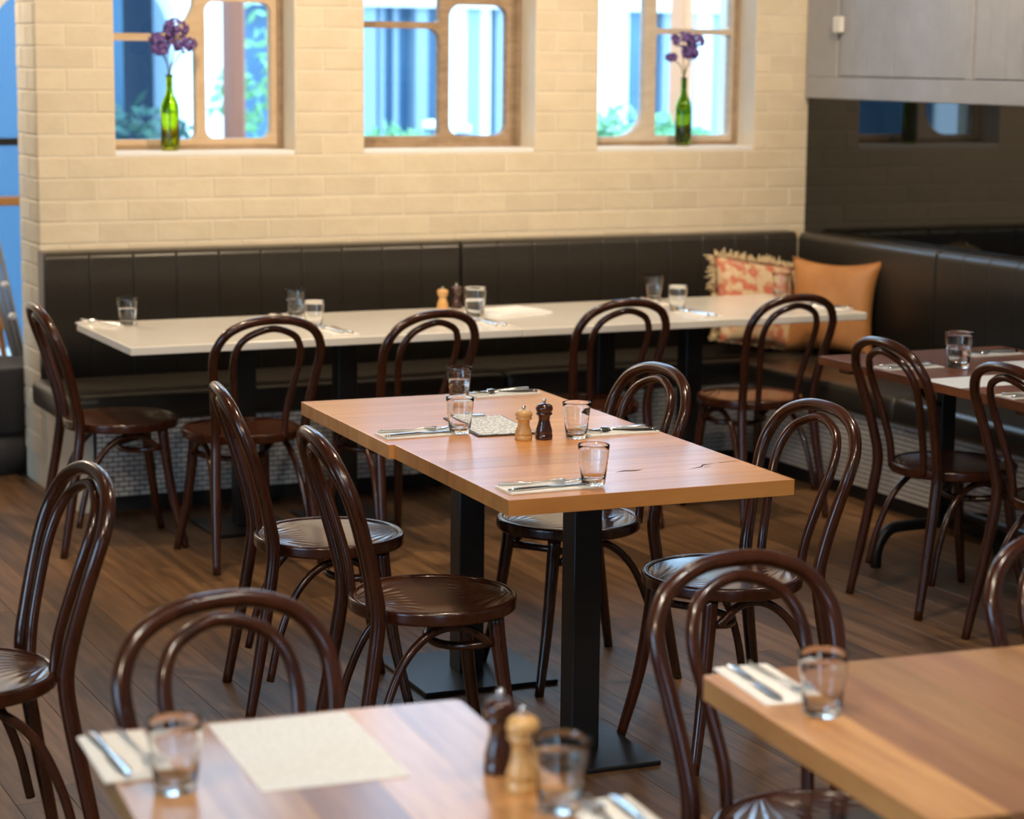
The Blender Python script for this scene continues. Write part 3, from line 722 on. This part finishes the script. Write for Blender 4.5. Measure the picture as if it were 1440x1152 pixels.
# sheets of paper, clipboard
def sheet(x, y, w_, h_, rz, mat, lab, name='menu_sheet'):
    o = box(name, -w_/2, w_/2, -h_/2, h_, 0, .0012, mat) if False else link(name, box_mesh(-w_/2, w_/2, -h_/2, h_/2, 0, .0012), mat)
    o.location = (x, y, TZ); o.rotation_euler.z = math.radians(rz); return tag(o, lab, 'paper')
sheet(1.052, 2.915, .215, .325, -4.5, PRINT, 'large white printed sheet lying on the foreground table')
sheet(4.26, 5.585, .29, .20, 0, PRINT, 'cream printed menu sheet on the near side of the dark table')
sheet(4.68, 5.78, .20, .29, 0, PRINT, 'white printed sheet at the bench side of the dark table')
nb = bmesh.new(); bm_box(nb, -.15, .15, -.10, .10, 0, .004, .001); bm_box(nb, -.13, .14, -.09, .10, .0045, .008, .001); bm_box(nb, -.10, .13, -.07, .09, .0085, .012, .001)
o = link('folded_cloth', mesh_of(nb), PAPER); o.location = (3.66, 7.80, TZ); o.rotation_euler.z = .3; tag(o, 'folded white cloth beside the full glass on the white table', 'cloth')
cb = empty('clipboard', (2.478, 5.385, TZ), math.radians(-6), label='dark clipboard holding a handwritten menu on the central wooden table', cat='clipboard')
box('board', -.085, .085, -.155, .155, 0, .004, CLIPB, cb, .001); box('paper', -.078, .078, -.148, .142, .0042, .0056, HAND, cb)
box('clip', -.03, .03, .125, .152, .0058, .011, STEEL, cb, .002)

# ------------------------------------------------------------------ cushions
def pillow_mesh(w_, h_, d_, n=18, ear=.06):
    bm = bmesh.new(); sides = []
    for s in (1, -1):
        g_ = []
        for i in range(n+1):
            for j in range(n+1):
                u, v = -1+2*i/n, -1+2*j/n
                t = max(0, (1-u*u)*(1-v*v))**.42
                pinch = 1-ear*(1-u*u) if abs(v) > 0 else 1
                xx = u*(1-ear*(1-v*v)*abs(u)**3)*w_/2; zz = v*(1-ear*(1-u*u)*abs(v)**3)*h_/2
                g_.append(bm.verts.new((xx, s*d_/2*t+.006*math.sin(5*u+3*v)*t, zz)))
        for i in range(n):
            for j in range(n):
                q = [g_[i*(n+1)+j], g_[(i+1)*(n+1)+j], g_[(i+1)*(n+1)+j+1], g_[i*(n+1)+j+1]]
                bm.faces.new(q if s < 0 else q[::-1])
    bmesh.ops.remove_doubles(bm, verts=bm.verts, dist=.0005)
    return mesh_of(bm, 'pillow', True)
fc = empty('floral_cushion', (5.075, 8.22, SEATZ+.022), label='cream floral cushion with red blooms and a shaggy fringe on the bench', cat='cushion')
fc.rotation_euler = (-.36, .16, .05)
o = link('cushion_cover', pillow_mesh(.42, .40, .15), FLORAL, fc); o.location = (0, 0, .205)
bm = bmesh.new()
for i in range(320):
    t = i/320*4; sd = int(t); f = -1+2*(t-sd)
    ex, ez, ox, oz = [(f, -1, 0, -1), (1, f, 1, 0), (-f, 1, 0, 1), (-1, -f, -1, 0)][sd]
    p = Vector((ex*.212, random.uniform(-.012, .012), ez*.192)); ln = random.uniform(.022, .05)
    d = Vector((ox+random.uniform(-.5, .5), random.uniform(-.5, .5), oz+random.uniform(-.5, .5))).normalized()
    if p.z + d.z*ln < -.198: ln = .012; d = Vector((ox, 0, .2))
    bm_tube(bm, [p, p+d*ln*.5, p+d*ln+Vector((random.uniform(-.008, .008), 0, -.004))], [.004, .005, .002], 5, 2)
o = link('fringe', mesh_of(bm, 'fringe', True), FRINGE, fc); o.location = (0, 0, .205); tag(o, kind='stuff')
tc_ = link('leather_cushion', pillow_mesh(.43, .43, .14, ear=.15), TAN); tc_.location = (5.355, 8.07, SEATZ+.212); tc_.rotation_euler = (-.15, 0, -1.0)
tag(tc_, 'plain tan leather cushion leaning in the bench corner', 'cushion')

# ------------------------------------------------------------------ bottles with flowers
BP = [(0, .006), (.030, 0), (.0365, .004), (.0375, .02), (.0375, .165), (.036, .182), (.028, .205), (.0175, .225), (.0142, .245), (.0135, .292), (.0152, .294), (.0152, .304), (.0135, .306), (.0105, .305), (.0105, .245), (.014, .224), (.025, .203), (.0335, .18), (.0345, .165), (.0345, .02), (.02, .014), (0, .02)]
bot_me = lathe_mesh(BP, 28, 'bottle'); 
def vase(x, y, mat, lab, seed, flab, sc, heads):
    rnd = random.Random(seed); me = bot_me.copy(); me.materials.append(mat)
    o = link('glass_bottle', me); o.location = (x, y, SILL); tag(o, lab, 'bottle')
    for k, (dx, dz, rr) in enumerate(heads):
        f = empty('flower', (x, y, SILL+.03), label=flab % ['with the broad head', 'that stands tallest', 'that leans over the sill', 'with the smallest head'][k], cat='flower', group=flab.replace(' %s', 's'))
        dy = rnd.uniform(-.03, .02)
        tube('stem', [(.0, 0, 0), (dx*.05, 0, .27), (dx*.5, dy*.5, .34), (dx, dy, .37+dz)], .0022, STEM, f, 6, 5)
        bm = bmesh.new()
        for i in range(90):
            d = Vector((rnd.gauss(0, 1), rnd.gauss(0, 1), rnd.gauss(0, .75))).normalized()
            c = Vector((dx, dy, .385+dz)) + Vector((d.x*rr, d.y*rr, d.z*rr*.7))*rnd.uniform(.7, 1)
            a = d.orthogonal().normalized(); b = d.cross(a); s = rnd.uniform(.007, .013)
            v = [bm.verts.new(c+(a*math.cos(q)+b*math.sin(q))*s+d*(.004 if j % 2 else 0)) for j, q in enumerate([2*PI*j/5 for j in range(5)])]
            vc = bm.verts.new(c-d*.004)
            for j in range(5): bm.faces.new((v[j], v[(j+1) % 5], vc))
        link('flower_head', mesh_of(bm), PURPLE, f)
vase(2.592, WY+.07, GREENG, 'bright green glass bottle on the sill of the cream window', 3, 'purple flower %s in the bright green bottle', 1, [(-.03, .03, .055), (.025, .075, .058), (.06, .01, .05), (-.045, -.01, .036)])
GREEND = glass_mat('deep_green_glass', (.36, .42, .03), .02, 1.45)
vase(4.985, WY+.07, GREEND, 'dark green glass bottle on the sill of the pale window', 5, 'dusty purple flower %s in the dark green bottle', 1, [(-.01, .06, .055), (.045, .055, .045), (.02, .0, .045), (-.08, -.02, .026)])

# ------------------------------------------------------------------ left edge: pot, folded stand, timber easel
pt = empty('plant_pot', (1.92, 9.22, 0), label='charcoal plant pot with a stepped foot by the wall end', cat='pot')
link('pot_body', lathe_mesh([(0, .17), (.17, .17), (.20, .19), (.215, .44), (.22, .455), (.208, .455), (.2, .43), (0, .42)], 32), POT, pt)
link('pot_foot', lathe_mesh([(0, 0), (.17, 0), (.172, .17), (0, .17)], 32), POT, pt)
st = empty('folded_stand', (2.10, 9.62, 0), label='folded grey metal stand with white knobs leaning behind the pot', cat='stand')
for dx in (0, .035, .07):
    tube('tube', [(dx*.4+.12, 0, .0), (dx-.16, .05, 1.25)], .011, GREYMETAL, st, 8)
for zz in (.60, .74): link('knob', lathe_mesh([(0, -.016), (.014, -.012), (.02, 0), (.014, .012), (0, .016)], 12), KNOB, st).location = (.135-(zz*.2), -.02, zz)
es = empty('timber_easel', (1.98, 10.1, 0), label='orange timber easel behind the folded stand', cat='easel')
for s in (-1, 1): tube('easel_leg', [(s*.02+.20+.03*s, 0, 0), (.10+.03*s, .02, .95)], .016, PINE, es, 4)
box('easel_rail', .06, .26, -.02, .02, .48, .53, PINE, es, .003)
